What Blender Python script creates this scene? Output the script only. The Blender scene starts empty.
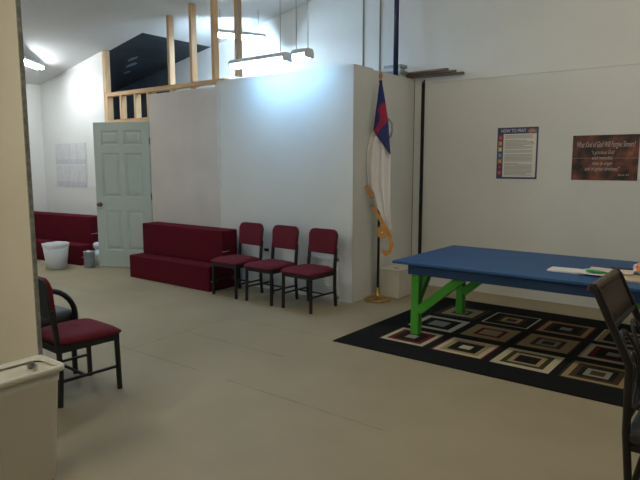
import bpy, bmesh, math, random
from mathutils import Vector, Matrix
random.seed(7)
S = bpy.context.scene
COL = S.collection
R = math.radians

# ------------------------------------------------------------------ camera, world, exposure
cd = bpy.data.cameras.new('camera'); cam = bpy.data.objects.new('camera', cd); COL.objects.link(cam)
cam.location = (0, 0, 1.46)
cam.rotation_euler = (R(90 - 7.4), 0, R(37.6))
cd.sensor_fit = 'HORIZONTAL'; cd.sensor_width = 36; cd.lens = 36 * 585 / 640
cd.clip_start = .05
S.camera = cam
w = bpy.data.worlds.new('world'); S.world = w; w.use_nodes = True
w.node_tree.nodes['Background'].inputs[0].default_value = (.35, .42, .55, 1)
w.node_tree.nodes['Background'].inputs[1].default_value = .02
S.view_settings.view_transform = 'Standard'; S.view_settings.look = 'None'
S.view_settings.exposure = 0.0; S.view_settings.gamma = 1; S.view_settings.use_curve_mapping = False
LAMP_CLOSET = 330.0       # tubes hung inside the unfinished closet
LAMP_BLUE = 44.0      # tubes hung above the middle wall
LAMP_WHITE = 100.0     # fitting in the far left room, and the added left fill lamp
FILL_WARM = 125.0      # unseen fill lamps added to light the near half of the room

# ------------------------------------------------------------------ materials
def mat(name, col, rough=.6, col2=None, scale=6., bump=0., bscale=60., metal=0., spec=.4, detail=4.):
    m = bpy.data.materials.new(name); m.use_nodes = True
    nt = m.node_tree; b = nt.nodes['Principled BSDF']
    b.inputs['Roughness'].default_value = rough; b.inputs['Metallic'].default_value = metal
    b.inputs['Specular IOR Level'].default_value = spec
    b.inputs['Base Color'].default_value = (*col, 1)
    tc = nt.nodes.new('ShaderNodeTexCoord')
    if col2:
        n = nt.nodes.new('ShaderNodeTexNoise'); n.inputs['Scale'].default_value = scale; n.inputs['Detail'].default_value = detail
        r = nt.nodes.new('ShaderNodeValToRGB'); r.color_ramp.elements[0].position = .35; r.color_ramp.elements[1].position = .65
        r.color_ramp.elements[0].color = (*col, 1); r.color_ramp.elements[1].color = (*col2, 1)
        nt.links.new(tc.outputs['Object'], n.inputs['Vector']); nt.links.new(n.outputs['Fac'], r.inputs['Fac'])
        nt.links.new(r.outputs['Color'], b.inputs['Base Color'])
    if bump:
        n2 = nt.nodes.new('ShaderNodeTexNoise'); n2.inputs['Scale'].default_value = bscale; n2.inputs['Detail'].default_value = 3
        bp = nt.nodes.new('ShaderNodeBump'); bp.inputs['Strength'].default_value = bump; bp.inputs['Distance'].default_value = .01
        nt.links.new(tc.outputs['Object'], n2.inputs['Vector']); nt.links.new(n2.outputs['Fac'], bp.inputs['Height'])
        nt.links.new(bp.outputs['Normal'], b.inputs['Normal'])
    return m

def emit(name, col, strength):
    m = bpy.data.materials.new(name); m.use_nodes = True; nt = m.node_tree
    nt.nodes.remove(nt.nodes['Principled BSDF'])
    e = nt.nodes.new('ShaderNodeEmission'); e.inputs[0].default_value = (*col, 1); e.inputs[1].default_value = strength
    nt.links.new(e.outputs[0], nt.nodes['Material Output'].inputs[0]); return m

def wood(name, c1, c2, axis_scale=(2, 30, 30)):
    m = mat(name, c1, .7); nt = m.node_tree; b = nt.nodes['Principled BSDF']
    tc = nt.nodes.new('ShaderNodeTexCoord'); mp = nt.nodes.new('ShaderNodeMapping'); mp.inputs['Scale'].default_value = axis_scale
    n = nt.nodes.new('ShaderNodeTexNoise'); n.inputs['Scale'].default_value = 2; n.inputs['Detail'].default_value = 5
    r = nt.nodes.new('ShaderNodeValToRGB'); r.color_ramp.elements[0].color = (*c1, 1); r.color_ramp.elements[1].color = (*c2, 1)
    r.color_ramp.elements[0].position = .3; r.color_ramp.elements[1].position = .7
    nt.links.new(tc.outputs['Object'], mp.inputs[0]); nt.links.new(mp.outputs[0], n.inputs['Vector'])
    nt.links.new(n.outputs['Fac'], r.inputs['Fac']); nt.links.new(r.outputs[0], b.inputs['Base Color'])
    return m

M = {}
M['paint'] = mat('white_paint', (.67, .67, .645), .75, (.71, .71, .68), 1.5, .05, 90)
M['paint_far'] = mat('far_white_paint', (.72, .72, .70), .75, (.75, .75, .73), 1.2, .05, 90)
M['board'] = mat('bare_plasterboard', (.60, .545, .51), .85, (.65, .595, .56), 2.2, .04, 120)
M['compound'] = mat('joint_compound', (.66, .66, .66), .8, (.60, .58, .56), 9)
M['seam'] = mat('seam_dark', (.22, .19, .15), .9)
M['cream'] = mat('cream_paint', (.68, .635, .52), .7, (.71, .665, .55), 2., .05, 80)
M['edge'] = mat('bare_edge', (.17, .175, .16), .9, (.27, .27, .24), 40, .2, 150)
M['floor'] = mat('tan_floor', (.295, .242, .155), .62, (.335, .278, .182), 1.3, .12, 220, spec=.3)
M['floor_seam'] = mat('floor_seam', (.16, .135, .09), .9, (.29, .24, .155), 5)
M['ceil'] = mat('ceiling_white', (.62, .62, .62), .8, (.66, .66, .66), 2)
M['dark_lining'] = mat('black_lining', (.02, .027, .038), .5, (.045, .055, .072), 2.2, .5, 6)
M['dark_wall'] = mat('dark_board', (.05, .062, .078), .7, (.07, .085, .10), 3)
M['patch'] = mat('pale_patch', (.25, .30, .34), .6)
M['pine'] = wood('pine', (.55, .33, .16), (.68, .45, .25))
M['pine_v'] = wood('pine_upright', (.55, .34, .17), (.70, .47, .27), (30, 30, 2))
M['door'] = mat('sage_door_paint', (.47, .54, .49), .55, (.49, .56, .51), 3, .03, 90)
M['brass'] = mat('brass', (.50, .34, .12), .3, metal=1)
M['bronze'] = mat('old_brass', (.20, .15, .09), .4, metal=1)
M['maroon'] = mat('maroon_carpet', (.110, .008, .016), .95, (.080, .005, .011), 70, .35, 300, spec=.1)
M['seat'] = mat('maroon_fabric', (.150, .020, .030), .9, (.115, .014, .024), 90, .3, 350, spec=.15)
M['black'] = mat('black_metal', (.010, .010, .013), .45, spec=.4)
M['blackpad'] = mat('black_vinyl', (.022, .025, .028), .55, (.03, .033, .036), 12, .1, 90)
M['steel'] = mat('steel', (.55, .55, .55), .3, metal=1)
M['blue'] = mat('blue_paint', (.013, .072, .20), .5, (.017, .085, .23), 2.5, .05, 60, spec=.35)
M['blue_shaded'] = mat('blue_paint_shaded', (.010, .048, .150), .5, (.013, .058, .17), 3)  # darker copy of the table blue, the apron's shade put into its colour
M['green'] = mat('green_paint', (.055, .32, .026), .5, (.065, .36, .032), 4, .05, 60)
M['plastic'] = mat('white_plastic', (.62, .64, .66), .4, (.66, .67, .68), 3)
M['plastic_warm'] = mat('ivory_plastic', (.70, .675, .59), .45, (.73, .70, .62), 3)
M['bag'] = mat('white_liner', (.72, .74, .76), .45, (.66, .68, .7), 9, .3, 25)
M['greycan'] = mat('grey_metal', (.27, .30, .32), .4, (.32, .35, .37), 12, metal=.3)
M['boxwhite'] = mat('box_card', (.60, .57, .50), .7, (.64, .61, .54), 3, .04, 60)
M['darkhole'] = mat('dark_hole', (.02, .018, .015), .9)
M['flagwhite'] = mat('flag_white', (.74, .70, .68), .8, (.77, .73, .71), 5, .1, 200)
M['flagblue'] = mat('flag_blue', (.012, .018, .10), .75, (.016, .024, .125), 6, .1, 200)
M['flagred'] = mat('flag_red', (.30, .012, .045), .75, (.34, .016, .05), 6)
M['gold'] = mat('gold_fringe', (.52, .23, .05), .7, (.62, .30, .075), 60, .4, 200)
M['polewood'] = mat('dark_pole', (.018, .016, .018), .4)
M['finial'] = mat('brown_finial', (.34, .20, .11), .5)
M['paper'] = mat('paper', (.72, .70, .64), .8)
M['paper_pink'] = mat('paper_pink', (.62, .47, .42), .8, (.70, .60, .52), 9)
M['tan'] = mat('tan_card', (.52, .40, .24), .8, (.60, .48, .31), 14)
M['leafgreen'] = mat('green_paper', (.02, .30, .075), .7)
M['orange'] = mat('orange_plastic', (.72, .22, .08), .5, (.8, .34, .14), 20)
M['rug_black'] = mat('rug_black', (.006, .0065, .007), .95, (.011, .011, .011), 80, .3, 400, spec=.1)
M['rug_brown'] = mat('rug_brown', (.052, .03, .016), .95, spec=.1)
M['rug_olive'] = mat('rug_olive', (.032, .034, .014), .95, spec=.1)
M['rug_red'] = mat('rug_red', (.13, .012, .016), .95, spec=.1)
M['rug_tan'] = mat('rug_tan', (.30, .22, .115), .95, spec=.1)
M['rug_cream'] = mat('rug_cream', (.46, .41, .27), .95, spec=.1)
M['rug_grey'] = mat('rug_grey', (.22, .215, .17), .95, spec=.1)
M['darkmetal'] = mat('dark_brown_metal', (.011, .008, .006), .45, metal=.0)
M['lumber'] = mat('weathered_lumber', (.20, .145, .115), .85, (.27, .20, .16), 8)
M['bluepost'] = mat('dark_blue_post', (.018, .026, .075), .5)
M['foam'] = mat('pale_sheet', (.52, .53, .54), .8, (.60, .61, .62), 4)
M['fixture'] = mat('fixture_white', (.75, .75, .75), .5)
M['chain'] = mat('chain', (.4, .4, .4), .4, metal=1)
M['tube_blue'] = emit('tube_cool', (.30, .62, 1.0), LAMP_BLUE)
M['tube_closet'] = emit('tube_closet', (.55, .78, 1.0), LAMP_CLOSET)
M['tube_white'] = emit('tube_white', (.90, .97, 1.0), LAMP_WHITE)
M['fill_tube_warm'] = emit('fill_tube_warm', (1.0, .93, .76), FILL_WARM)

# woven back of the dining chair
def woven():
    m = mat('woven_cane', (.10, .055, .03), .7); nt = m.node_tree; b = nt.nodes['Principled BSDF']
    tc = nt.nodes.new('ShaderNodeTexCoord'); wv = nt.nodes.new('ShaderNodeTexWave'); wv.bands_direction = 'Y'
    wv.inputs['Scale'].default_value = 14; wv.inputs['Distortion'].default_value = .6
    wz = nt.nodes.new('ShaderNodeTexWave'); wz.bands_direction = 'Z'; wz.inputs['Scale'].default_value = 40
    mx = nt.nodes.new('ShaderNodeMath'); mx.operation = 'MULTIPLY_ADD'; mx.inputs[1].default_value = .35
    r = nt.nodes.new('ShaderNodeValToRGB'); r.color_ramp.elements[0].color = (.045, .03, .02, 1); r.color_ramp.elements[1].color = (.115, .07, .045, 1)
    nt.links.new(tc.outputs['Object'], wv.inputs[0]); nt.links.new(tc.outputs['Object'], wz.inputs[0])
    nt.links.new(wz.outputs['Fac'], mx.inputs[0]); nt.links.new(wv.outputs['Fac'], mx.inputs[2])
    nt.links.new(mx.outputs[0], r.inputs[0]); nt.links.new(r.outputs[0], b.inputs['Base Color'])
    bp = nt.nodes.new('ShaderNodeBump'); bp.inputs['Strength'].default_value = .5; bp.inputs['Distance'].default_value = .004
    nt.links.new(mx.outputs[0], bp.inputs['Height']); nt.links.new(bp.outputs[0], b.inputs['Normal'])
    return m
M['woven'] = woven()

def mottled():
    m = mat('mottled_print', (.1, .03, .02), .5); nt = m.node_tree; b = nt.nodes['Principled BSDF']
    tc = nt.nodes.new('ShaderNodeTexCoord'); n = nt.nodes.new('ShaderNodeTexNoise'); n.inputs['Scale'].default_value = 7; n.inputs['Detail'].default_value = 3
    r = nt.nodes.new('ShaderNodeValToRGB'); cr = r.color_ramp
    cr.elements[0].position = .38; cr.elements[0].color = (.018, .014, .014, 1)
    cr.elements[1].position = .75; cr.elements[1].color = (.30, .105, .045, 1)
    e = cr.elements.new(.48); e.color = (.075, .03, .022, 1); e = cr.elements.new(.60); e.color = (.16, .048, .032, 1)
    nt.links.new(tc.outputs['Object'], n.inputs['Vector']); nt.links.new(n.outputs['Fac'], r.inputs[0]); nt.links.new(r.outputs[0], b.inputs['Base Color'])
    return m
M['mottled'] = mottled()

# ------------------------------------------------------------------ mesh helpers
def box(bm, x0, x1, y0, y1, z0, z1, mi=0, bev=0, seg=2, mx=None):
    r = bmesh.ops.create_cube(bm, size=1)
    vs = r['verts']
    bmesh.ops.scale(bm, vec=(x1 - x0, y1 - y0, z1 - z0), verts=vs)
    bmesh.ops.translate(bm, vec=((x0 + x1) / 2, (y0 + y1) / 2, (z0 + z1) / 2), verts=vs)
    fs = list({f for v in vs for f in v.link_faces})
    if bev:
        es = list({e for v in vs for e in v.link_edges})
        g = bmesh.ops.bevel(bm, geom=es, offset=bev, segments=seg, affect='EDGES', profile=.5)
        fs = list({f for f in g['faces']} | {f for f in fs if f.is_valid})
        # all faces connected to the box
        vs = list({v for f in fs for v in f.verts})
        fs = list({f for v in vs for f in v.link_faces})
    for f in fs: f.material_index = mi
    if mx is not None:
        bmesh.ops.transform(bm, matrix=mx, verts=list({v for f in fs for v in f.verts}))
    return fs

def tube(bm, pts, r, seg=8, mi=0, closed=False, flat=None):
    """sweep; r radius, flat=(a,b) gives an elliptic/rect section"""
    pts = [Vector(p) for p in pts]; n = len(pts); rings = []
    up = Vector((0, 0, 1)); prev = None
    for i, p in enumerate(pts):
        if closed: t = (pts[(i + 1) % n] - pts[i - 1]).normalized()
        else: t = (pts[min(i + 1, n - 1)] - pts[max(i - 1, 0)]).normalized()
        if prev is None:
            a = t.cross(up)
            if a.length < .05: a = t.cross(Vector((0, 1, 0)))
            a.normalize()
        else:
            a = (prev - t * prev.dot(t))
            a.normalize()
        prev = a; bb = t.cross(a).normalized()
        ra, rb = flat if flat else (r, r)
        if not flat and isinstance(r, (list, tuple)): ra = rb = r[i]
        rings.append([bm.verts.new(p + a * (ra * math.cos(2 * math.pi * (k + .5) / seg)) + bb * (rb * math.sin(2 * math.pi * (k + .5) / seg))) for k in range(seg)])
    m = n if closed else n - 1
    for i in range(m):
        A, B = rings[i], rings[(i + 1) % n]
        for k in range(seg):
            f = bm.faces.new((A[k], A[(k + 1) % seg], B[(k + 1) % seg], B[k])); f.material_index = mi; f.smooth = seg > 4
    if not closed:
        for ring, rev in ((rings[0], True), (rings[-1], False)):
            f = bm.faces.new(ring[::-1] if rev else ring); f.material_index = mi

def bar(bm, p0, p1, wa, wb, mi=0):
    """rectangular bar, half sizes wa (horizontal), wb"""
    tube(bm, [p0, p1], 0, 4, mi, flat=(wa * 1.414, wb * 1.414))

def lathe(bm, prof, seg=24, c=(0, 0, 0), mi=0, sx=1., sy=1., cap=True):
    rings = []
    for r, z in prof:
        rings.append([bm.verts.new((c[0] + sx * r * math.cos(2 * math.pi * k / seg), c[1] + sy * r * math.sin(2 * math.pi * k / seg), c[2] + z)) for k in range(seg)])
    for A, B in zip(rings, rings[1:]):
        for k in range(seg):
            f = bm.faces.new((A[k], A[(k + 1) % seg], B[(k + 1) % seg], B[k])); f.smooth = True; f.material_index = mi
    if cap:
        for ring in (rings[0], rings[-1]):
            try: f = bm.faces.new(ring); f.material_index = mi
            except ValueError: pass

def outline_prism(bm, pts, y0, y1, mi=0, bev=0, seg=3):
    """extrude an (x,z) outline along y"""
    a = [bm.verts.new((x, y0, z)) for x, z in pts]; b = [bm.verts.new((x, y1, z)) for x, z in pts]
    n = len(pts); f1 = bm.faces.new(a); f2 = bm.faces.new(b[::-1]); fs = [f1, f2]
    for i in range(n):
        fs.append(bm.faces.new((a[i], b[i], b[(i + 1) % n], a[(i + 1) % n])))
    for f in fs: f.material_index = mi
    if bev:
        es = list(f1.edges) + list(f2.edges)
        g = bmesh.ops.bevel(bm, geom=es, offset=bev, segments=seg, affect='EDGES', profile=.5)
        for f in g['faces']: f.material_index = mi; f.smooth = True

def fin(name, bm, mats, parent=None, loc=None, rz=0, smooth=False):
    bmesh.ops.recalc_face_normals(bm, faces=bm.faces[:])
    me = bpy.data.meshes.new(name); bm.to_mesh(me); bm.free()
    for m in (mats if isinstance(mats, (list, tuple)) else [mats]): me.materials.append(m)
    o = bpy.data.objects.new(name, me); COL.objects.link(o)
    if smooth:
        for p in me.polygons: p.use_smooth = True
    if parent: o.parent = parent
    if loc is not None: o.location = loc
    o.rotation_euler.z = rz
    return o

def NB(): return bmesh.new()

def tag(o, label, cat, group=None, kind=None):
    o['label'] = label; o['category'] = cat
    if group: o['group'] = group
    if kind: o['kind'] = kind
    return o

def thing(name, label, cat, loc=(0, 0, 0), rz=0, group=None):
    o = bpy.data.objects.new(name, None); COL.objects.link(o); o.empty_display_size = .1
    o.location = loc; o.rotation_euler.z = rz
    return tag(o, label, cat, group)

def struct(o):
    o['kind'] = 'structure'; return o

def copy_tree(o, parent=None):
    c = o.copy(); COL.objects.link(c)
    if parent: c.parent = parent
    for ch in [x for x in S.objects if x.parent == o]: copy_tree(ch, c)
    return c

# ------------------------------------------------------------------ SETTING
XL, XR, YB, YF = -9.67, 3.2, -3.4, 6.34          # left, right, rear and back wall planes
CX = -1.0
def zc(x): return 2.75 + .185 * (min(x, CX) - XL)
WY = 5.01                                         # front of the middle wall
WX = -3.43                                        # side of the middle wall block

bm = NB(); box(bm, XL - .2, XR + .2, YB - .2, YF + .2, -.1, 0)
def seamline(bm, x0, y0, x1, y1, wd=.006):
    d = Vector((x1 - x0, y1 - y0, 0)); n = Vector((-d.y, d.x, 0)).normalized() * wd * .6
    vs = [bm.verts.new((x, y, .0006)) for x, y in ((x0 - n.x, y0 - n.y), (x1 - n.x, y1 - n.y), (x1 + n.x, y1 + n.y), (x0 + n.x, y0 + n.y))]
    f = bm.faces.new(vs); f.material_index = 1
seamline(bm, -3.95, 2.65, -4.02, 3.80, .007)
seamline(bm, -4.02, 3.80, -2.95, 3.86, .005)
seamline(bm, -3.95, 3.235, -2.85, 3.25, .006)
seamline(bm, -4.6, 2.64, -3.15, 2.655, .006)
seamline(bm, -2.85, 2.65, -1.6, 2.645, .007)
seamline(bm, -6.9, 4.02, -5.6, 3.98, .005)
seamline(bm, -7.5, 3.60, -6.0, 3.62, .006)
struct(fin('floor', bm, [M['floor'], M['floor_seam']]))

# back wall: drywall on the right, dark boards in the unfinished closet on the left
bm = NB()
box(bm, -8.02, XR, YF, YF + .1, 0, 2.395)
box(bm, -8.02, XR, YF + .004, YF + .1, 2.399, 4.8)
box(bm, -8.02, XR, YF + .02, YF + .1, 2.38, 2.41, 1)
box(bm, XL, -8.02, YF, YF + .1, 0, 4.8, 2)
struct(fin('wall_back', bm, [M['paint'], M['seam'], M['dark_wall']]))
bm = NB(); box(bm, XL - .1, XL, YB, YF, 0, 4.8); struct(fin('wall_left', bm, M['paint_far']))
bm = NB(); box(bm, XR, XR + .1, YB, YF, 0, 5.2); struct(fin('wall_right', bm, M['paint']))
bm = NB(); box(bm, XL, XR, YB - .1, YB, 0, 5.2); struct(fin('wall_rear', bm, M['cream']))
# ceiling: slope then flat
bm = NB()
def ceil_slab(bm, xa, xb, ya, yb, mi):
    vs = [bm.verts.new((x, y, zc(x) + d)) for d in (0, .1) for x, y in ((xa, ya), (xb, ya), (xb, yb), (xa, yb))]
    for q in ((3, 2, 1, 0), (4, 5, 6, 7), (0, 1, 5, 4), (1, 2, 6, 5), (2, 3, 7, 6), (3, 0, 4, 7)):
        bm.faces.new([vs[k] for k in q]).material_index = mi
ceil_slab(bm, XL, -7.0, YB, WY + .09, 0); ceil_slab(bm, -7.0, CX, YB, YF, 0); ceil_slab(bm, CX, XR, YB, YF, 0)
ceil_slab(bm, XL, -7.0, WY + .09, YF, 1)
for px, py, sx, sy in ((-8.55, 5.9, .10, .035), (-8.2, 5.75, .16, .05), (-7.95, 5.6, .12, .04), (-8.75, 5.5, .07, .03)):
    vs = [bm.verts.new((px + sx * math.cos(a) * random.uniform(.7, 1.2), py + sy * math.sin(a) * random.uniform(.7, 1.2), 0)) for a in [k * math.pi / 6 for k in range(12)]]
    for v in vs: v.co.z = zc(v.co.x) - .004
    bm.faces.new(vs).material_index = 2
struct(fin('ceiling', bm, [M['ceil'], M['dark_lining'], M['patch']]))

# middle wall with its unfinished framing
wm = struct(bpy.data.objects.new('wall_middle', None)); COL.objects.link(wm)
bm = NB()
box(bm, -5.43, WX, WY, WY + .012, .0, 2.46)                       # painted board
box(bm, WX - .012, WX, WY, 5.37, 0, 2.46)                         # end of the wall
box(bm, WX - .05, WX - .032, 5.37, YF, 0, 2.455)                 # side board, set back a little
fin('drywall', bm, M['paint'], wm)
bm = NB(); box(bm, XL, -7.85, WY, WY + .012, 0, 3.12); fin('drywall', bm, M['paint_far'], wm)
bm = NB(); box(bm, -6.79, -5.435, WY - .002, WY + .012, 1.132, 2.392); box(bm, -6.79, -5.42, WY - .002, WY + .012, 0, 1.13); fin('bare_panel', bm, M['board'], wm)
bm = NB()
box(bm, -5.445, -5.40, WY - .004, WY, 1.15, 2.44)
fin('joint_tape', bm, M['compound'], wm)
bm = NB(); box(bm, WX - .034, WX - .026, YF - .006, YF - .001, 0, 2.45); fin('corner_gap', bm, M['lumber'], wm)
def stud(x0, x1, z0, z1, y0=WY + .0, y1=WY + .089):
    b = NB(); box(b, x0, x1, y0, y1, z0, z1, bev=.003, seg=1); return fin('stud', b, M['pine_v'], wm)
bm = NB(); box(bm, -7.83, -5.30, WY + .0, WY + .089, 2.43, 2.485, bev=.003, seg=1); fin('top_plate', bm, M['pine'], wm)
bm = NB(); box(bm, -5.30, WX - .036, WY + .013, WY + .089, 2.38, 2.458, bev=.003, seg=1); fin('top_plate', bm, M['pine'], wm)
bm = NB(); box(bm, -7.755, -6.80, WY + .0, WY + .089, 2.035, 2.095, bev=.003, seg=1); fin('door_header', bm, M['pine'], wm)
stud(-7.838, -7.757, 0, 2.43)
stud(-7.87, -7.842, 0, 3.04)
for x in (-7.47, -7.13): stud(x, x + .045, 2.095, 2.43)
stud(-6.835, -6.80, 0, 2.035, WY + .013)
stud(-6.84, -6.795, 2.095, 2.43)
for x in (-6.79 + .02, -6.35, -5.95, -5.5): stud(x, x + .038, 2.405 if x < -5.45 else 2.2, 2.43, WY + .02)
for x in (-7.84, -6.37, -5.93, -5.53, -5.13): stud(x, x + .045, 2.485, zc(x) - .002, WY + .002)
bm = NB(); box(bm, -5.08, WX - .04, WY + .09, YF - .002, 2.42, 2.458); fin('deck', bm, M['lumber'], wm)
bm = NB(); box(bm, -4.205, -4.19, YF - .006, YF + .003, 2.46, 3.6); box(bm, -3.96, -3.945, YF - .006, YF + .003, 2.46, 3.6); fin('joint_strip', bm, M['seam'], wm)

# the low wall end at the left foreground
bm = NB(); box(bm, -6.6, -2.925, 1.42, 1.440, 0, 3.4); box(bm, -2.925, -2.915, 1.42, 1.440, 0, 3.4, 1)
struct(fin('wall_near', bm, [M['cream'], M['edge']]))

# door, six panels, swung open
dr = struct(bpy.data.objects.new('door_1', None)); COL.objects.link(dr)
dr.location = (-6.805, WY - .012, .012); dr.rotation_euler.z = R(180 + 28)
# local x runs from the hinge to the free edge; the seen side is local +y
DW, DH, DT = .82, 2.02, .036
bm = NB()
sx = [(.11, .375), (.445, .71)]; sz = [(.235, .80), (.985, 1.60), (1.705, 1.905)]
xs = [0, .11, .375, .445, .71, DW]; zs = [0, .235, .80, .985, 1.60, 1.705, 1.905, DH]
for side in (0, 1):
    y = 0 if side == 0 else -DT
    sg = -1 if side == 0 else 1
    for i in range(5):
        for k in range(7):
            x0, x1, z0, z1 = xs[i], xs[i + 1], zs[k], zs[k + 1]
            if i in (1, 3) and k in (1, 3, 5):
                # moulded recess with a raised field
                lv = [(0, 0), (.012, .010), (.03, .010), (.055, .002)]
                rect = []
                for ins, dep in lv:
                    rect.append([bm.verts.new(p) for p in ((x0 + ins, y + sg * dep, z0 + ins), (x1 - ins, y + sg * dep, z0 + ins), (x1 - ins, y + sg * dep, z1 - ins), (x0 + ins, y + sg * dep, z1 - ins))])
                for A, B in zip(rect, rect[1:]):
                    for q in range(4): bm.faces.new((A[q], A[(q + 1) % 4], B[(q + 1) % 4], B[q]))
                bm.faces.new(rect[-1])
            else:
                bm.faces.new([bm.verts.new(p) for p in ((x0, y, z0), (x1, y, z0), (x1, y, z1), (x0, y, z1))])
for a, b in (((0, 0), (DW, 0)), ((DW, 0), (DW, DH)), ((DW, DH), (0, DH)), ((0, DH), (0, 0))):
    bm.faces.new([bm.verts.new(p) for p in ((a[0], 0, a[1]), (b[0], 0, b[1]), (b[0], -DT, b[1]), (a[0], -DT, a[1]))])
bmesh.ops.remove_doubles(bm, verts=bm.verts[:], dist=.0005)
fin('door_leaf', bm, M['door'], dr)
for nm, sg in (('door_knob', 1), ('door_knob', -1)):
    bm = NB(); lathe(bm, [(.03, 0), (.032, .006), (.014, .012), (.012, .03), (.024, .04), (.029, .052), (.024, .066), (.008, .07)], 16)
    bmesh.ops.transform(bm, matrix=Matrix.Translation((DW - .06, 0 if sg > 0 else -DT, .885)) @ Matrix.Rotation(R(-90 * sg), 4, 'X'), verts=bm.verts[:])
    fin(nm, bm, M['bronze'], dr)
for z in (.2, 1.0, 1.76):
    bm = NB(); tube(bm, [(-.006, -.004, z - .045), (-.006, -.004, z + .045)], .007, 8); box(bm, -.004, .0, -DT + .004, 0, z - .045, z + .045); fin('hinge', bm, M['bronze'], dr)

# tall black strip on the back wall
bm = NB(); box(bm, -3.362, -3.322, YF - .016, YF, .0, 2.40, bev=.003, seg=1); box(bm, -3.357, -3.345, YF - .012, YF, 2.40, 2.425); box(bm, -3.335, -3.326, YF - .012, YF, 2.40, 2.44)
tag(fin('cable_cover', bm, M['black']), 'tall narrow black strip running up the back wall beside the corner', 'trim strip')

# ------------------------------------------------------------------ LAMPS
def strip_lamp(label, x, y, z, length, rz, tmat, ztop, group=None, tubes=2):
    t = thing('fluorescent_lamp', label, 'ceiling light', (x, y, z), rz, group)
    b = NB(); h = length / 2
    outline = [(-.07, .03), (.07, .03), (.045, .075), (-.045, .075)]
    va = [b.verts.new((-h, p, q)) for p, q in outline]; vb = [b.verts.new((h, p, q)) for p, q in outline]
    b.faces.new(va); b.faces.new(vb[::-1])
    for i in range(4): b.faces.new((va[i], vb[i], vb[(i + 1) % 4], va[(i + 1) % 4]))
    box(b, -h, -h + .02, -.065, .065, -.012, .03); box(b, h - .02, h, -.065, .065, -.012, .03)
    fin('housing', b, M['fixture'], t)
    for yy in ((-.04, .04) if tubes == 2 else (0,)):
        b = NB(); tube(b, [(-h + .02, yy, .005), (h - .02, yy, .005)], .016, 12); fin('fluorescent_tube', b, tmat, t)
    for xx in (-h * .75, h * .75):
        zt = ztop(x + xx * math.cos(rz)) - z
        b = NB(); tube(b, [(xx, 0, .075), (xx, 0, zt)], .004, 6); fin('hanger', b, M['chain'], t)
    return t
strip_lamp('glaring cool fluorescent tube lamp hung above the middle wall', -4.40, 4.66, 2.51, .80, 0, M['tube_blue'], zc)
strip_lamp('short glaring lamp beside the long one above the middle wall', -3.83, 4.68, 2.52, .20, 0, M['tube_blue'], zc)
strip_lamp('white ceiling lamp glaring in the far left corner', -8.45, 4.20, 2.86, .9, R(130), M['tube_white'], zc)
strip_lamp('added white fill lamp over the left part of the floor', -6.4, 2.0, 2.95, 1.2, R(90), M['tube_white'], zc)  # out of view, added to brighten the door and bare panel
strip_lamp('cool lamp hung inside the unfinished closet behind the middle wall', -5.75, 5.72, 3.12, .7, R(62), M['tube_closet'], zc)
strip_lamp('added warm fill lamp under the ceiling over the near left floor', -2.5, -1.1, 2.75, 1.2, 0, M['fill_tube_warm'], zc, 'added warm fill lamps')  # out of view, added as fill for the near cream wall
strip_lamp('added warm fill lamp under the ceiling over the patterned rug', -.9, 3.3, 3.75, 1.2, 0, M['fill_tube_warm'], zc, 'added warm fill lamps')  # out of view, added as fill for the table and walls around it

# ------------------------------------------------------------------ carpeted two-step risers
def riser(label, loc, rz, L, group):
    t = thing('carpeted_step', label, 'step unit', loc, rz, group)
    # local: x from -L to 0, y 0 (front) to .45
    b = NB()
    box(b, -L, 0, 0, .46, 0, .292, bev=.012, seg=3)
    fin('lower_step', b, M['maroon'], t, smooth=False)
    b = NB(); box(b, -L, 0, .215, .46, .290, .69, bev=.014, seg=3); fin('upper_step', b, M['maroon'], t)
    for x, y, z in ((0, .26, .445), (0, .075, .12)):
        b = NB(); tube(b, [(.001, y - .05, z), (.014, y - .045, z), (.014, y + .045, z), (.001, y + .05, z)], .005, 8); fin('handle', b, M['steel'], t)
    return t
riser('maroon carpeted two-step unit against the bare panel, left of the row of chairs', (-5.02, 4.44, 0), 0, 1.53, 'carpeted step units')
riser('maroon carpeted two-step unit in the far left corner behind the white bin', (-7.84, 4.50, 0), R(6), 1.75, 'carpeted step units')

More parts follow.
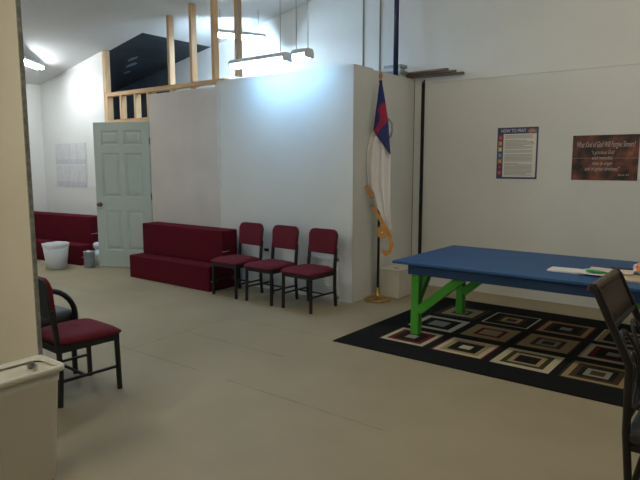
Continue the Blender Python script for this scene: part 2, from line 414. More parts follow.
# ------------------------------------------------------------------ stacking chairs
def make_chair(name):
    t = thing(name, '', 'chair')
    W2, D2 = .182, .192                                  # half leg spacing
    # seat cushion
    b = NB(); n = 14
    grid = []
    for j in range(n + 1):
        row = []
        for i in range(n + 1):
            u = -1 + 2 * i / n; v = -1 + 2 * j / n
            # superellipse square
            k = max(abs(u), abs(v)) or 1; ln = (abs(u) ** 9 + abs(v) ** 9) ** (1 / 9) or 1
            s = k / ln if ln else 1
            row.append((u * s, v * s, k))
        grid.append(row)
    top = []; bot = []
    for row in grid:
        tr = []; br = []
        for u, v, k in row:
            e = (1 - k ** 8)
            x = u * (.212 if v < 0 else .212 - .02 * v); y = -.02 + v * .212
            z = .400 + .018 * (e ** .5) + .010 * (1 - u * u) * (1 - v * v)
            if v < -.6: z -= .010 * ((-v - .6) / .4) ** 2
            ex = 1 + .012 * (k > .9)
            tr.append(b.verts.new((x, y, z))); br.append(b.verts.new((x * .985, y * .985, .374)))
        top.append(tr); bot.append(br)
    for j in range(n):
        for i in range(n):
            b.faces.new((top[j][i], top[j][i + 1], top[j + 1][i + 1], top[j + 1][i]))
            b.faces.new((bot[j][i], bot[j + 1][i], bot[j + 1][i + 1], bot[j][i + 1]))
    loop = [(0, i) for i in range(n)] + [(j, n) for j in range(n)] + [(n, i) for i in range(n, 0, -1)] + [(j, 0) for j in range(n, 0, -1)]
    mid = {}
    for j, i in loop:
        a, c = top[j][i].co, bot[j][i].co; m_ = (a + c) / 2
        mid[(j, i)] = b.verts.new((m_.x * 1.03, (m_.y + .02) * 1.03 - .02, m_.z))
    for p, q in zip(loop, loop[1:] + loop[:1]):
        b.faces.new((top[p[0]][p[1]], top[q[0]][q[1]], mid[q], mid[p])); b.faces.new((mid[p], mid[q], bot[q[0]][q[1]], bot[p[0]][p[1]]))
    fin('seat', b, M['seat'], t, smooth=True)
    # back panel, raked
    b = NB(); pts = []
    hw, z0, z1, rr = .182, .540, .79, .055
    pts += [(-hw, z0), (hw, z0)]
    for a in range(0, 91, 15): pts.append((hw - rr + rr * math.cos(R(a)), z1 - rr + rr * math.sin(R(a))))
    for a in range(90, 181, 15): pts.append((-hw + rr + rr * math.cos(R(a)), z1 - rr + rr * math.sin(R(a))))
    outline_prism(b, pts, -.018, .022, bev=.012)
    for v in b.verts: v.co.y += .185 + (v.co.z - .38) * .11
    for f in b.faces: f.material_index = 1 if f.calc_center_median().y - .185 - (f.calc_center_median().z - .38) * .11 > .004 else 0
    fin('backrest', b, [M['seat'], M['blackpad']], t)
    # frame
    def yb(z): return .190 + max(0, z - .38) * .11
    for s in (-1, 1):
        b = NB(); bar(b, (s * W2, -D2, .375), (s * (W2 + .004), -D2 - .006, 0), .012, .012); fin('leg', b, M['black'], t)
        b = NB(); tube(b, [(s * W2, .19, .38), (s * W2, .185, .2), (s * (W2 + .003), .20, 0)], 0, 4, flat=(.017, .017)); fin('leg', b, M['black'], t)
        b = NB(); bar(b, (s * W2, -D2, .155), (s * W2, .20, .155), .008, .008); fin('stretcher', b, M['black'], t)
    b = NB(); bar(b, (-W2, 0.03, .155), (W2, .03, .155), .007, .007); fin('stretcher', b, M['black'], t)
    b = NB()
    for s in (-1, 1): bar(b, (s * (W2 + .004), -D2 - .012, .354), (s * (W2 + .002), .20, .354), .012, .020)
    for y in (-D2 - .004, .19): bar(b, (-W2, y, .354), (W2, y, .354), .012, .020)
    fin('seat_frame', b, M['black'], t)
    for q in (-1, 1):
        b = NB(); path = [(q * (W2 - .006), yb(z), z) for z in (.35, .45, .54, .60)]
        tube(b, path, 0, 4, flat=(.020, .016)); fin('back_post', b, M['black'], t)
    return t
chair = make_chair('stacking_chair')
G = 'maroon and black chairs'
def place(o, label, x, y, rz):
    o.location = (x, y, 0); o.rotation_euler.z = rz; tag(o, label, 'chair', G)
place(chair, 'maroon chair at the left end of the row of three, touching the step unit', -4.715, 4.595, R(-2))
c = copy_tree(chair); place(c, 'maroon chair in the middle of the row of three', -4.195, 4.595, R(-2))
c = copy_tree(chair); place(c, 'maroon chair at the right end of the row of three, before the wall grille', -3.675, 4.595, R(-2))
c = copy_tree(chair); place(c, 'single maroon chair half hidden behind the near cream wall edge', -3.48, 1.925, R(178))

# black armchair beside it
t = thing('armchair', 'black padded armchair mostly hidden behind the near cream wall edge', 'chair', (-4.03, 1.93, 0), R(180))
b = NB(); box(b, -.25, .25, -.20, .22, .36, .455, bev=.042, seg=4); fin('seat', b, M['blackpad'], t, smooth=True)
b = NB(); box(b, -.24, .24, .22, .29, .50, .90, bev=.03, seg=4); fin('backrest', b, M['blackpad'], t, smooth=True)
for s in (-1, 1):
    b = NB(); pts = [(s * .27, .27, .40), (s * .27, .26, .60)]
    for a in range(100, -1, -12): pts.append((s * .27, .02 - .19 * math.cos(R(a)), .42 + .2 * math.sin(R(a))))
    pts.append((s * .27, -.17, .36))
    tube(b, pts, .019, 10); fin('armrest', b, M['black'], t)
    for y in (-.16, .24):
        b = NB(); bar(b, (s * .24, y, .35), (s * .25, y + (.02 if y > 0 else -.0), 0), .013, .013); fin('leg', b, M['black'], t)
b = NB(); box(b, -.275, .275, -.18, .24, .335, .362); fin('seat_frame', b, M['black'], t)

# ------------------------------------------------------------------ bins by the far step unit
t = thing('waste_bin', 'round white waste bin with liner before the far maroon step unit', 'bin', (-7.92, 4.19, 0))
b = NB(); lathe(b, [(.125, 0), (.13, .004), (.172, .33), (.168, .33), (.128, .012), (.0, .01)], 28, cap=False)
bmesh.ops.contextual_create(b, geom=[e for e in b.edges if e.is_boundary and e.verts[0].co.z < .002]); fin('bin_body', b, M['plastic'], t)
b = NB(); prof = [(.164, .285), (.171, .305), (.178, .338), (.176, .358), (.165, .355), (.158, .30)]
lathe(b, prof, 40, cap=False)
for v in b.verts:
    a = math.atan2(v.co.y, v.co.x); k = 1 + .012 * math.sin(7 * a + v.co.z * 30)
    v.co.x *= k if v.co.z < .3 else 1 + .015 * math.sin(9 * a); v.co.y *= k if v.co.z < .3 else 1 + .015 * math.sin(9 * a); v.co.z += .004 * math.sin(3 * a + 1) + .003 * math.sin(8 * a)
fin('bin_liner', b, M['bag'], t)
t = thing('metal_can', 'small grey metal can between the white bin and the open door', 'bin', (-7.62, 4.515, 0))
b = NB(); lathe(b, [(.070, 0), (.072, .004), (.075, .12), (.073, .125), (.079, .220), (.083, .225), (.080, .23), (.075, .223), (.066, .02), (0, .02)], 24, cap=False)
fin('can_body', b, M['greycan'], t)
b = NB(); bmesh.ops.create_icosphere(b, subdivisions=3, radius=.032)
for v in b.verts: v.co *= 1 + .25 * math.sin(v.co.x * 90 + 2 * v.co.z * 50) * math.cos(v.co.y * 80); v.co.z = v.co.z * .8
tag(fin('crumpled_tissue', b, M['bag'], None, (-7.62, 4.505, .216)), 'crumpled white tissue sitting on top of the grey can', 'tissue')
b = NB(); bmesh.ops.create_icosphere(b, subdivisions=3, radius=.1)
t = thing('jug', 'white plastic jug peeking out beside the open door edge', 'jug', (-7.75, 4.72, 0)); b.free()
b = NB(); lathe(b, [(.055, 0), (.07, .01), (.072, .16), (.06, .18), (.03, .21), (.024, .23)], 20); fin('jug_body', b, M['plastic'], t)
b = NB(); lathe(b, [(.026, .225), (.05, .255), (.055, .285), (.045, .315), (.012, .33)], 18); fin('jug_cap', b, M['bag'], t)

# ------------------------------------------------------------------ wall chart of pale sheets
t = thing('pocket_chart', 'pale chart of faint sheets in two rows on the far white wall', 'wall chart', (-8.85, WY, 1.44))
b = NB(); box(b, -.46, .46, -.005, 0, -.35, .35); fin('backing', b, mat('chart_white', (.70, .70, .69), .7), t)
pm = mat('chart_sheet', (.67, .67, .67), .75, (.61, .61, .63), 14); pb = mat('chart_strip', (.58, .585, .63), .7, (.54, .55, .60), 20)
for r in range(2):
    for k in range(4):
        b = NB(); x = -.44 + k * .223; z = -.33 + r * .35
        box(b, x, x + .205, -.009, -.005, z, z + .32); box(b, x, x + .205, -.0105, -.009, z, z + .075, 1); fin('sheet', b, [pm, pb], t)

# ------------------------------------------------------------------ grille, outlet on the middle wall
t = thing('wall_grille', 'white air grille low on the wall behind the right-hand chair', 'vent', (-3.80, WY, .24))
b = NB()
for x0, x1, z0, z1 in ((-.2, .2, .19, .22), (-.2, .2, -.22, -.19), (-.2, -.17, -.22, .22), (.17, .2, -.22, .22)): box(b, x0, x1, -.012, 0, z0, z1)
fin('grille_frame', b, M['paint_far'], t)
b = NB()
for k in range(13): box(b, -.17, .17, -.010, -.002, -.182 + k * .029, -.170 + k * .029, mx=None)
box(b, -.17, .17, -.0055, -.0005, -.19, .19, 1)
fin('louvres', b, [M['paint'], M['compound']], t)
t = thing('wall_outlet', 'small dark outlet on the wall above the middle chair seat', 'outlet', (-4.65, WY, .46))
b = NB(); box(b, -.036, .036, -.006, 0, -.017, .017, bev=.002, seg=1); fin('cover_plate', b, M['darkhole'], t)
b = NB(); box(b, -.032, -.014, -.008, -.005, -.012, .012); fin('socket', b, M['black'], t); b = NB(); box(b, .014, .032, -.008, -.005, -.012, .012); fin('socket', b, M['black'], t)

# ------------------------------------------------------------------ lumber and sheets on top of the closet
def board(label, x0, y0, x1, y1, z, th, wd):
    L = math.hypot(x1 - x0, y1 - y0); a = math.atan2(y1 - y0, x1 - x0)
    b = NB(); box(b, 0, L, -wd / 2, wd / 2, 0, th, bev=.002, seg=1)
    return tag(fin('wood_board', b, M['lumber'], None, (x0, y0, z), a), label, 'board', 'boards lying on the closet top')
board('lowest brown board sticking out past the corner above the flag', -4.9, 6.27, -2.83, 6.30, 2.46, .022, .06)
board('middle brown board of the three sticking out above the corner', -4.9, 6.28, -2.90, 6.245, 2.483, .02, .05)
board('topmost brown board of the three sticking out above the corner', -4.8, 6.29, -2.97, 6.20, 2.504, .02, .045)
for k, (dx, dy, rz, lb) in enumerate(((0, 0, 2, 'bottom pale sheet of the stack on the closet top'), (.03, .02, -4, 'second pale sheet from the bottom on the closet top'), (-.02, .0, 5, 'third pale sheet from the bottom on the closet top'), (.02, .01, -2, 'top pale sheet of the stack on the closet top'))):
    b = NB(); box(b, -.12, .12, -.07, .07, 0, .035, bev=.003, seg=1)
    tag(fin('foam_sheet', b, M['foam'] if k % 2 == 0 else M['greycan'], None, (-3.62 + dx * .6, 6.13 + dy * .3, 2.459 + .036 * k), R(rz)), lb, 'sheet', 'pale sheets stacked on the closet top')
b = NB(); lathe(b, [(.028, 0), (.028, zc(-3.55) - 2.4695)], 14, (-3.52, 5.99, 2.4595)); lathe(b, [(.045, 0), (.045, .01)], 14, (-3.52, 5.99, 2.459))
tag(fin('support_post', b, M['bluepost']), 'dark blue post standing on the closet top up to the ceiling', 'post')

# ------------------------------------------------------------------ white box in the corner
t = thing('storage_box', 'cream white box on the floor in the corner beside the flag stand', 'box', (-3.27, 5.66, 0))
b = NB(); box(b, -.125, .13, -.17, .20, 0, .30, bev=.004, seg=2); fin('box_body', b, M['boxwhite'], t)
b = NB(); box(b, -.128, .133, -.173, .203, .292, .308, bev=.003, seg=1); fin('lid', b, M['boxwhite'], t)
b = NB(); lathe(b, [(.03, .308), (.03, .3095)], 16, (.01, -.03, 0), sx=1.2); fin('hole', b, M['finial'], t)

# ------------------------------------------------------------------ flag on a stand
FX, FY = -3.285, 5.29
t = thing('flag', 'white church flag with blue corner and red cross on a brass-footed stand', 'flag', (FX, FY, 0))
b = NB(); lathe(b, [(.135, 0), (.138, .012), (.125, .024), (.085, .036), (.045, .055), (.030, .075), (.026, .13), (.022, .14)], 32); fin('base', b, M['brass'], t)
b = NB(); tube(b, [(0, 0, .13), (0, 0, 2.30)], .0145, 12); fin('pole', b, M['polewood'], t)
b = NB(); lathe(b, [(.012, 2.29), (.02, 2.30), (.02, 2.315), (.010, 2.325), (.018, 2.345), (.022, 2.365), (.012, 2.395), (.002, 2.41)], 12); fin('finial', b, M['finial'], t)
def lerp_curve(c, z):
    for (za, xa), (zb, xb) in zip(c, c[1:]):
        if za >= z >= zb: return xa + (xb - xa) * (za - z) / (za - zb)
    return c[-1][1] if z < c[-1][0] else c[0][1]
def cloth(left, right, z1, z0, y, nx, nz, folds, amp, parent, name, mats, pick=None):
    b = NB(); V = []
    for j in range(nz + 1):
        v = j / nz; row = []
        zz = z1 + (z0 - z1) * v
        for i in range(nx + 1):
            u = i / nx
            l, r = lerp_curve(left, zz), lerp_curve(right, zz)
            x = l + (r - l) * u + .062
            yy = y - .02 + amp * min(1, v * 3 + .15) * math.sin(u * folds * 2 * math.pi + v * 1.6) - .01
            row.append(b.verts.new((x, yy, zz)))
        V.append(row)
    for j in range(nz):
        for i in range(nx):
            f = b.faces.new((V[j][i], V[j][i + 1], V[j + 1][i + 1], V[j + 1][i])); f.smooth = True
            if pick: f.material_index = pick(f.calc_center_median())
    o = fin(name, b, mats, parent, smooth=True)
    md = o.modifiers.new('thick', 'SOLIDIFY'); md.thickness = .004
    return o
def inpoly(x, z, P):
    c = False; n = len(P)
    for i in range(n):
        (x1, z1), (x2, z2) = P[i], P[(i + 1) % n]
        if (z1 > z) != (z2 > z) and x < (x2 - x1) * (z - z1) / (z2 - z1) + x1: c = not c
    return c
# outlines relative to the pole (x, z), taken at the flag's own depth
wl = [(2.0, -.06), (1.8, -.12), (1.60, -.185), (1.45, -.19), (1.225, -.172)]
# white field: lower hem slants from the left edge down to the right
hemL = [(1.225, -.172), (1.15, -.115), (1.09, -.095), (1.0, -.055), (.90, .01), (.80, .085), (.74, .12)]
left_all = wl + hemL[1:]
right_all = [(2.0, .04), (1.8, .085), (1.5, .10), (1.0, .105), (.74, .13)]
cloth(left_all, right_all, 2.0, .76, -.036, 40, 70, 2.2, .020, t, 'field', M['flagwhite'])
Lc = [(2.30, -.012), (2.10, -.04), (1.95, -.065), (1.80, -.085), (1.56, .112)]
Rc = [(2.30, .014), (2.0, .07), (1.9, .09), (1.6, .118), (1.56, .122)]
cr2 = [(-.039, 2.008), (.022, 2.07), (.064, 2.084), (.088, 1.893), (-.039, 1.757), (-.085, 1.79), (-.008, 1.893), (.004, 1.943)]
cloth(Lc, Rc, 2.30, 1.56, -.070, 36, 70, 1.2, .008, t, 'canton', [M['flagblue'], M['flagred']], lambda c: 1 if inpoly(c.x - .062, c.z, cr2) else 0)
# hanging fringe along the hem and a loop at the lower corner
def ribbon(pts, wdt, y, name):
    b = NB(); P = []
    pts = [Vector((x + .075, y, z)) for x, z in pts]
    for a, c in zip(pts, pts[1:]):
        for k in range(6): P.append(a.lerp(c, k / 6))
    P.append(pts[-1])
    rows = []
    for i, p in enumerate(P):
        d = (P[min(i + 1, len(P) - 1)] - P[max(i - 1, 0)]).normalized(); n = Vector((-d.z, 0, d.x))
        jag = .006 * (-1) ** i
        rows.append((b.verts.new(p + n * wdt / 2), b.verts.new(p - n * (wdt / 2 + jag) + Vector((0, .004 * math.sin(i), 0)))))
    for A, B in zip(rows, rows[1:]): b.faces.new((A[0], A[1], B[1], B[0]))
    o = fin(name, b, M['gold'], t); md = o.modifiers.new('thick', 'SOLIDIFY'); md.thickness = .006
    return o
ribbon([(-.178, 1.235), (-.15, 1.17), (-.115, 1.14), (-.10, 1.10)], .04, -.09, 'fringe')
ribbon([(-.10, 1.02), (-.05, .95), (.01, .88), (.07, .79), (.115, .72), (.14, .64), (.12, .56), (.07, .53), (.03, .555)], .042, -.092, 'fringe')
ribbon([(-.03, .735), (.03, .715), (.07, .735), (.06, .80), (.0, .775), (-.03, .79)], .05, -.098, 'fringe')
b = NB(); tube(b, [(.105, -.06, 1.92), (.14, -.05, 1.91), (.168, -.045, 1.87), (.174, -.045, 1.80), (.160, -.05, 1.74), (.12, -.06, 1.71)], .011, 8); fin('cord', b, M['greycan'], t)

# ------------------------------------------------------------------ rug
RX0, RX1, RY0, RY1, RT = -2.79, .39, 3.80, 5.83, .008
t = thing('area_rug', 'black rug with nested squares under the blue table', 'rug', ((RX0 + RX1) / 2, (RY0 + RY1) / 2, 0))
b = NB(); cxr, cyr = (RX0 + RX1) / 2, (RY0 + RY1) / 2
mk = ['rug_black', 'rug_brown', 'rug_olive', 'rug_red', 'rug_tan', 'rug_cream', 'rug_grey']
def quad(x0, y0, x1, y1, mi):
    f = b.faces.new([b.verts.new((x - cxr, y - cyr, RT)) for x, y in ((x0, y0), (x1, y0), (x1, y1), (x0, y1))]); f.material_index = mi
def ring(o, i, mi):
    (a0, b0, a1, b1), (c0, d0, c1, d1) = o, i
    quad(a0, b0, a1, d0, mi); quad(a0, d1, a1, b1, mi); quad(a0, d0, c0, d1, mi); quad(c1, d0, a1, d1, mi)
gx = [-2.535 + .487 * k for k in range(6)]; gy = [4.085, 4.60, 5.115]; gs = .425
px_ = gx[-1] + gs
inner = (gx[0], gy[0], px_, gy[-1] + gs)
ring((RX0, RY0, RX1, RY1), inner, 0)
for k in range(5): quad(gx[k] + gs, gy[0], gx[k + 1], gy[-1] + gs, 0)
for k in range(6):
    for j in range(2): quad(gx[k], gy[j] + gs, gx[k] + gs, gy[j + 1], 0)
SCH = [[2, 5, 3, 0, 0, 6], [3, 5, 4, 0, 0, 5], [5, 5, 2, 4, 0, 0], [2, 4, 1, 0, 6, 1], [3, 5, 1, 0, 4, 0], [2, 5, 4, 0, 6, 0],
       [5, 5, 0, 0, 6, 6], [2, 4, 4, 3, 4, 4], [1, 4, 4, 1, 6, 1], [4, 5, 3, 0, 0, 6], [2, 4, 0, 0, 4, 0], [1, 5, 0, 3, 6, 0],
       [1, 1, 4, 6, 2, 4], [5, 0, 0, 1, 4, 1], [3, 4, 1, 0, 0, 6], [5, 4, 0, 0, 4, 0], [3, 4, 0, 1, 5, 0], [2, 5, 1, 0, 4, 3]]
for j in range(3):
    for k in range(6):
        sc = SCH[j * 6 + k]; o = (gx[k], gy[j], gx[k] + gs, gy[j] + gs)
        for q, ins in enumerate((.016, .055, .095, .130, .165)):
            i2 = (gx[k] + ins, gy[j] + ins, gx[k] + gs - ins, gy[j] + gs - ins); ring(o, i2, sc[q]); o = i2
        quad(*o, sc[5])
bmesh.ops.remove_doubles(b, verts=b.verts[:], dist=.0004)
# thickness
e0 = [(RX0, RY0), (RX1, RY0), (RX1, RY1), (RX0, RY1)]
for p, q in zip(e0, e0[1:] + e0[:1]):
    f = b.faces.new([b.verts.new((x - cxr, y - cyr, z)) for x, y, z in ((*p, 0), (*q, 0), (*q, RT), (*p, RT))]); f.material_index = 0
fin('pile', b, [M[k] for k in mk], t)
b = NB()
tube(b, [(RX0 - cxr, RY0 - cyr, RT * .5), (RX1 - cxr, RY0 - cyr, RT * .5), (RX1 - cxr, RY1 - cyr, RT * .5), (RX0 - cxr, RY1 - cyr, RT * .5)], RT * .5, 6, closed=True); fin('binding', b, M['rug_black'], t)

# ------------------------------------------------------------------ blue table with green legs
TH = .65
TX0, TX1, TY0, TY1 = -2.50, -.06, 4.245, 5.445
t = thing('work_table', 'long blue plywood table with green legs standing on the patterned rug', 'table', ((TX0 + TX1) / 2, (TY0 + TY1) / 2, 0))
ox, oy = (TX0 + TX1) / 2, (TY0 + TY1) / 2
def lb(b, x0, x1, y0, y1, z0, z1, **k): box(b, x0 - ox, x1 - ox, y0 - oy, y1 - oy, z0, z1, **k)
b = NB(); lb(b, TX0, TX1, TY0, TY1, TH - .022, TH, bev=.004); fin('tabletop', b, M['blue'], t)
AX0, AX1, AY0, AY1 = TX0 + .115, TX1 - .115, TY0 + .07, TY1 - .07
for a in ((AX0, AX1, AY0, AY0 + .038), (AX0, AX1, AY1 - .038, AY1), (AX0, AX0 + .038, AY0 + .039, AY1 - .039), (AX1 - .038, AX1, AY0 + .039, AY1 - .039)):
    b = NB(); lb(b, *a, TH - .112, TH - .0225, bev=.003, seg=1); fin('apron', b, M['blue_shaded'], t)
LG = .072
legs = [(AX0 + .012, AY0 + .04), (AX0 + .012, AY1 - .04 - LG), (AX1 - .03 - LG, AY0 + .04), (AX1 - .03 - LG, AY1 - .04 - LG)]
for lx, ly in legs:
    b = NB(); lb(b, lx, lx + LG, ly, ly + LG, RT + .0005, TH - .024, bev=.004, seg=1)
    fin('leg', b, M['green'], t)
    sx = 1 if lx < ox else -1; sy = 1 if ly < oy else -1
    xc, yc = lx + LG / 2 - ox, ly + LG / 2 - oy
    b = NB(); bar(b, (xc + sx * .03, yc, .22), (xc + sx * .43, yc, TH - .09), .034, .036); fin('brace', b, M['green'], t)
    b = NB(); bar(b, (xc, yc + sy * .03, .33), (xc, yc + sy * .26, TH - .06), .030, .030); fin('brace', b, M['green'], t)

# ------------------------------------------------------------------ things on the table
def sheet(name, label, cat, cx_, cy_, w_, d_, rz, m, z=0., h=.002, group=None, curl=0.):
    b = NB(); n = 10; V = []
    for j in range(2):
        for i in range(n + 1):
            u = i / n; V.append(b.verts.new((-w_ / 2 + w_ * u, -d_ / 2 + d_ * j, curl * (2 * u - 1) ** 2)))
    for i in range(n): b.faces.new((V[i], V[i + 1], V[n + 2 + i], V[n + 1 + i]))
    r = bmesh.ops.extrude_face_region(b, geom=b.faces[:]); bmesh.ops.translate(b, vec=(0, 0, h), verts=[v for v in r['geom'] if isinstance(v, bmesh.types.BMVert)])
    return tag(fin(name, b, m, None, (cx_, cy_, TH + z + .0005), R(rz)), label, cat, group)
sheet('booklet', 'cream booklet at the left end of the papers on the blue table', 'booklet', -1.18, 4.63, .27, .17, 2, M['paper'], h=.012)
sheet('paper_sheet', 'white sheet beside the cream booklet on the blue table', 'paper', -.99, 4.61, .19, .20, -6, mat('sheet_white', (.74, .70, .66), .8), z=.0125, h=.003, curl=.004)
sheet('paper_sheet', 'pinkish sheet behind the green cutout on the blue table', 'paper', -.90, 4.72, .30, .20, 4, M['paper_pink'], z=.018, h=.003, curl=.004)
b = NB(); pts = [(-.075, 0), (-.045, .032), (0, .038), (.055, .028), (.085, -.01), (.05, -.035), (.0, -.042), (-.05, -.03)]
vs = [b.verts.new((x, y, 0)) for x, y in pts]; f = b.faces.new(vs); r = bmesh.ops.extrude_face_region(b, geom=[f]); bmesh.ops.translate(b, vec=(0, 0, .006), verts=[v for v in r['geom'] if isinstance(v, bmesh.types.BMVert)])
tag(fin('paper_cutout', b, M['leafgreen'], None, (-.975, 4.585, TH + .026), R(-8)), 'green leaf-shaped cutout lying on the table papers', 'cutout')
sheet('card_sheet', 'tan card sheet lying behind the woven chair back on the table', 'card', -.72, 4.58, .32, .24, -4, M['tan'], h=.012)
t = thing('marker', 'long thin black marker lying behind the tan card', 'pen', (-.84, 4.93, TH + .0095), R(2))
b = NB(); tube(b, [(-.10, 0, 0), (.06, 0, 0)], .009, 10); fin('barrel', b, M['black'], t)
b = NB(); tube(b, [(.06, 0, 0), (.10, 0, 0)], .0095, 10); fin('cap', b, M['darkmetal'], t)
# snack bag and small carton at the right frame edge
t = thing('snack_bag', 'crumpled orange and white bag on the table at the right edge', 'bag', (-.68, 4.73, TH + .013))
b = NB(); bmesh.ops.create_icosphere(b, subdivisions=4, radius=1)
for v in b.verts:
    c = v.co.copy(); k = 1 + .10 * math.sin(c.x * 7 + c.y * 5) * math.cos(c.z * 6) + .06 * math.sin(c.y * 13 + c.z * 9)
    v.co = Vector((c.x * .075 * k, c.y * .06 * k, .045 + c.z * .045 * k))
mn = min(v.co.z for v in b.verts)
for v in b.verts: v.co.z -= mn
for f in b.faces: f.material_index = 1 if f.calc_center_median().x < -.05 else (2 if f.calc_center_median().z < .03 else 0)
fin('bag_body', b, [M['orange'], M['bag'], M['tan']], t, smooth=True)
b = NB(); box(b, -.012, .012, -.04, .04, .080, .105, bev=.004); fin('bag_seal', b, M['bag'], t)
t = thing('carton', 'small tan carton standing behind the crumpled bag on the table', 'box', (-.655, 4.95, TH + .0005))
b = NB(); box(b, -.07, .07, -.05, .05, 0, .10, bev=.003, seg=1); fin('carton_body', b, M['tan'], t)
b = NB(); box(b, -.071, -.002, -.051, .051, .1, .104); box(b, .002, .071, -.051, .051, .1, .104); fin('flap', b, M['tan'], t)

# ------------------------------------------------------------------ posters
def text(body, size, m, parent, x, z, y=-.004, shear=0., align='CENTER', width=None, name='lettering', bold=0.):
    cu = bpy.data.curves.new(name, 'FONT'); cu.body = body; cu.size = size; cu.shear = shear; cu.align_x = align; cu.align_y = 'CENTER'; cu.extrude = .0004; cu.offset = bold
    o = bpy.data.objects.new('tmp_text', cu); COL.objects.link(o)
    bpy.context.view_layer.update()
    dg = bpy.context.evaluated_depsgraph_get(); me = bpy.data.meshes.new_from_object(o.evaluated_get(dg))
    sx = 1.
    if width:
        xs = [v.co.x for v in me.vertices]; sx = width / (max(xs) - min(xs))
    me.transform(Matrix.Rotation(R(90), 4, 'X') @ Matrix.Diagonal((sx, 1, 1, 1)))
    me.materials.clear(); me.materials.append(m)
    bpy.data.objects.remove(o, do_unlink=True); bpy.data.curves.remove(cu)
    o = bpy.data.objects.new(name, me); COL.objects.link(o); o.parent = parent; o.location = (x, y, z); return o
t = thing('poster', 'white text poster headed HOW TO PRAY with blue border on the back wall', 'poster', (-2.205, YF, 1.575), 0)
PW, PH = .44, .55
b = NB(); box(b, -PW / 2, PW / 2, -.003, 0, -PH / 2, PH / 2); fin('sheet', b, mat('poster_blue', (.04, .06, .135), .5, (.055, .075, .17), 12), t)
b = NB(); box(b, -PW / 2 + .068, PW / 2 - .018, -.0042, -.003, -PH / 2 + .02, PH / 2 - .068); fin('text_panel', b, M['paper'], t)
b = NB(); ig = random.Random(3); z = PH / 2 - .085
grey = mat('print_grey', (.36, .36, .37), .7)
while z > -PH / 2 + .04:
    ln = .30 if ig.random() > .2 else ig.uniform(.12, .26)
    x0 = -PW / 2 + .085
    box(b, x0, x0 + ln, -.0050, -.0042, z - .0035, z + .0035); z -= .0135 if ig.random() > .14 else .028
fin('print_lines', b, grey, t)
ic = [(.30, .06, .05), (.38, .20, .10), (.42, .36, .16), (.08, .18, .36), (.36, .18, .08), (.16, .03, .05), (.30, .05, .07)]
for k, cc in enumerate(ic):
    b = NB(); z = PH / 2 - .105 - k * .063
    box(b, -PW / 2 + .012, -PW / 2 + .058, -.0046, -.003, z - .027, z + .027); box(b, -PW / 2 + .024, -PW / 2 + .046, -.0052, -.0046, z - .016, z + .012, 1)
    fin('picture', b, [mat('picture_tone', cc, .6), mat('picture_light', tuple(min(1, q * 1.7 + .08) for q in cc), .6)], t)
text('HOW TO PRAY', .05, M['paper'], t, -.045, PH / 2 - .036, width=.27)
b = NB()
vs = []
for k in range(14):
    a = 2 * math.pi * k / 14; rr = 1 if k % 2 else .62; vs.append(b.verts.new((.155 + .055 * rr * math.cos(a), -.0052, PH / 2 - .042 + .036 * rr * math.sin(a))))
f = b.faces.new(vs); fin('ornament', b, mat('ornament_gold', (.55, .30, .08), .6, (.30, .12, .16), 40), t)
b = NB(); box(b, .15, .168, -.0054, -.0048, PH / 2 - .17, PH / 2 - .15); box(b, .165, .182, -.0054, -.0048, PH / 2 - .183, PH / 2 - .168, 1); fin('mark', b, [grey, mat('mark_gold', (.55, .42, .08), .6)], t)

t = thing('poster', 'dark red-brown landscape poster with pale italic lettering on the back wall', 'poster', (-1.335, YF, 1.522), 0)
PW, PH = .605, .445
b = NB(); box(b, -PW / 2, PW / 2, -.003, 0, -PH / 2, PH / 2); fin('sheet', b, M['mottled'], t)
b = NB(); box(b, -PW / 2, PW / 2, -.0036, -.003, -.006, -.002); fin('fold', b, mat('fold_line', (.30, .23, .18), .6), t)
ink = mat('pale_ink', (.46, .40, .36), .6)
text('What Kind of God Will Forgive Sinners?', .08, ink, t, 0, .128, shear=.25, width=.53)
for k, s in enumerate(('\u201ca gracious God', 'and merciful,', 'slow to anger', 'and of great kindness\u201d')):
    text(s, .052, ink, t, -.02, .052 - k * .054, shear=.3, width=(.21, .19, .19, .32)[k])
text('Jonah 4:2', .026, ink, t, .18, -.168, shear=.2)

# ------------------------------------------------------------------ ivory bin in the left foreground
t = thing('wastebasket', 'tall ivory rectangular wastebasket in the left foreground before the cream wall', 'bin', (-2.625, 1.165, 0))
def rrect(hx, hy, r, z, n=6):
    P = []
    for cx_, cy_, a0 in ((hx - r, hy - r, 0), (-hx + r, hy - r, 90), (-hx + r, -hy + r, 180), (hx - r, -hy + r, 270)):
        for k in range(n + 1):
            a = R(a0 + 90 * k / n); P.append((cx_ + r * math.cos(a), cy_ + r * math.sin(a), z))
    return P
def loft(b, secs, capb=True):
    rings = [[b.verts.new(p) for p in s] for s in secs]
    for A, B in zip(rings, rings[1:]):
        for k in range(len(A)):
            f = b.faces.new((A[k], A[(k + 1) % len(A)], B[(k + 1) % len(A)], B[k])); f.smooth = True
    if capb: b.faces.new(rings[0]); b.faces.new(rings[-1])
b = NB(); loft(b, [rrect(.075, .125, .03, 0), rrect(.078, .128, .03, .005), rrect(.099, .158, .035, .47), rrect(.102, .162, .035, .475), rrect(.104, .165, .035, .52), rrect(.099, .160, .035, .52), rrect(.072, .122, .03, .012)])
fin('bin_body', b, M['plastic_warm'], t)
b = NB(); loft(b, [rrect(.104, .165, .035, .515), rrect(.117, .178, .028, .522), rrect(.119, .180, .028, .540), rrect(.116, .177, .026, .548), rrect(.104, .165, .03, .548), rrect(.098, .159, .035, .53)], False)
fin('rim', b, M['plastic_warm'], t)
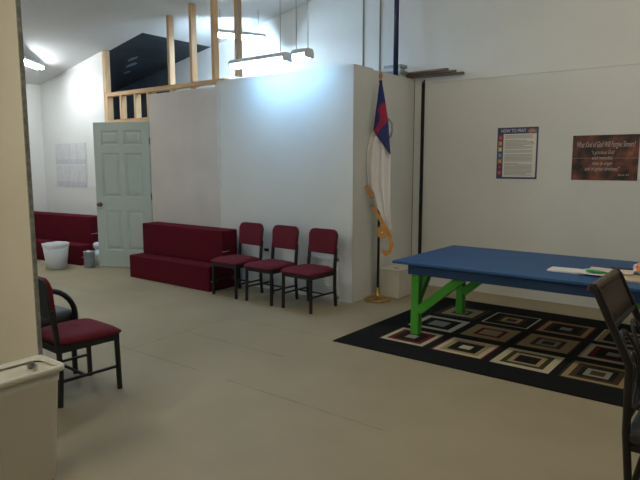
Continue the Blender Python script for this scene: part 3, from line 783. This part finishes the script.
for p, ax in (((.1035, -.135, .475), 'x'), ((-.096, .12, .512), 'x'), ((.0, .1565, .49), 'y')):
    b = NB(); lathe(b, [(.016, -.005), (.018, 0), (.016, .005), (.008, .006), (.007, -.003)], 14)
    rot = Matrix.Rotation(R(90), 4, 'Y') if ax == 'x' else Matrix.Rotation(R(90), 4, 'X')
    bmesh.ops.transform(b, matrix=Matrix.Translation(p) @ rot, verts=b.verts[:]); fin('grommet', b, M['edge'], t)

# ------------------------------------------------------------------ woven-back metal dining chair at the right edge
t = thing('dining_chair', 'dark metal dining chair with woven rolled back and scrollwork at the right edge', 'chair', (-.137, 2.56, 0))
HW = .205
def bx_(z):   # back curve: x as a function of height (leans away towards -x)
    return -.225 - max(0, z - .72) * .46 - .02 * max(0, z - .46)
for s in (-1, 1):
    b = NB(); pts = [(bx_(.46) - .03 + .0, s * HW, 0), (bx_(.46) + .02, s * HW, .25), (bx_(.46), s * HW, .46)] + [(bx_(z), s * HW, z) for z in (.6, .68, .72, .76, .88, .985)]
    pts += [(bx_(.985) - .010, s * HW, 1.0), (bx_(.985) - .022, s * HW, 1.0)]
    tube(b, pts, 0, 8, flat=(.015, .015)); fin('back_post', b, M['darkmetal'], t)
    b = NB(); tube(b, [(.2, s * .2, .45), (.215, s * .2, .2), (.225, s * .205, 0)], 0, 8, flat=(.015, .015)); fin('leg', b, M['darkmetal'], t)
# woven panel with rolled top
b = NB(); prof = [(bx_(.865), .865), (bx_(.90), .90), (bx_(.94), .94), (bx_(.98), .98)]
for a in range(0, 181, 20): prof.append((bx_(.98) - .014 + .014 * math.cos(R(a)), .985 + .016 * math.sin(R(a))))
prof.append((bx_(.98) - .028, .975))
rows = [[b.verts.new((x - .004, y, z)) for y in [-HW + .01 + (2 * HW - .02) * k / 16 for k in range(17)]] for x, z in prof]
for A, B in zip(rows, rows[1:]):
    for k in range(16): b.faces.new((A[k], A[k + 1], B[k + 1], B[k])).smooth = True
o = fin('woven_panel', b, M['woven'], t, smooth=True); md = o.modifiers.new('thick', 'SOLIDIFY'); md.thickness = .014; md.offset = 0
b = NB(); bar(b, (bx_(.855), -HW, .855), (bx_(.855), HW, .855), .009, .009); fin('back_rail', b, M['darkmetal'], t)
b = NB(); bar(b, (bx_(.51), -HW, .51), (bx_(.51), HW, .51), .009, .009); fin('back_rail', b, M['darkmetal'], t)
def back_pt(u, z): return (bx_(z), u, z)
for s in (-1, 1):
    b = NB(); P = []
    for k in range(24):
        a = 2 * math.pi * k / 24; P.append(back_pt(s * .10 + .085 * math.cos(a), (.67) + .15 * math.sin(a)))
    tube(b, P, .0075, 8, closed=True); fin('scroll', b, M['darkmetal'], t)
    b = NB(); P = []
    for k in range(22):
        a = k * .42; r_ = .055 - .0022 * k; P.append(back_pt(s * (.10 + r_ * math.cos(a)), (.67) + 1.6 * r_ * math.sin(a)))
    tube(b, P, .006, 8); fin('scroll', b, M['darkmetal'], t)
b = NB(); box(b, -.225, .225, -.215, .215, .415, .475, bev=.022, seg=4); fin('seat', b, M['blackpad'], t, smooth=True)
b = NB()
for y in (-.2, .2): bar(b, (-.22, y, .405), (.2, y, .405), .01, .012)
for x in (-.215, .2): bar(b, (x, -.2, .405), (x, .2, .405), .01, .012)
fin('seat_frame', b, M['darkmetal'], t)
b = NB(); n = 8; V = [[b.verts.new((-.10 + .20 * i / n, -.07 + .14 * j / n, .004 * math.sin(i * 1.1) * math.cos(j * .9) + .006)) for i in range(n + 1)] for j in range(n + 1)]
for j in range(n):
    for i in range(n): b.faces.new((V[j][i], V[j][i + 1], V[j + 1][i + 1], V[j + 1][i])).smooth = True
o = fin('paper_sheet', b, mat('seat_paper', (.72, .74, .76), .7), None, (-.245, 2.70, .480), R(20)); md = o.modifiers.new('thick', 'SOLIDIFY'); md.thickness = .002
tag(o, 'white paper lying on the dark seat of the woven-back chair', 'paper')
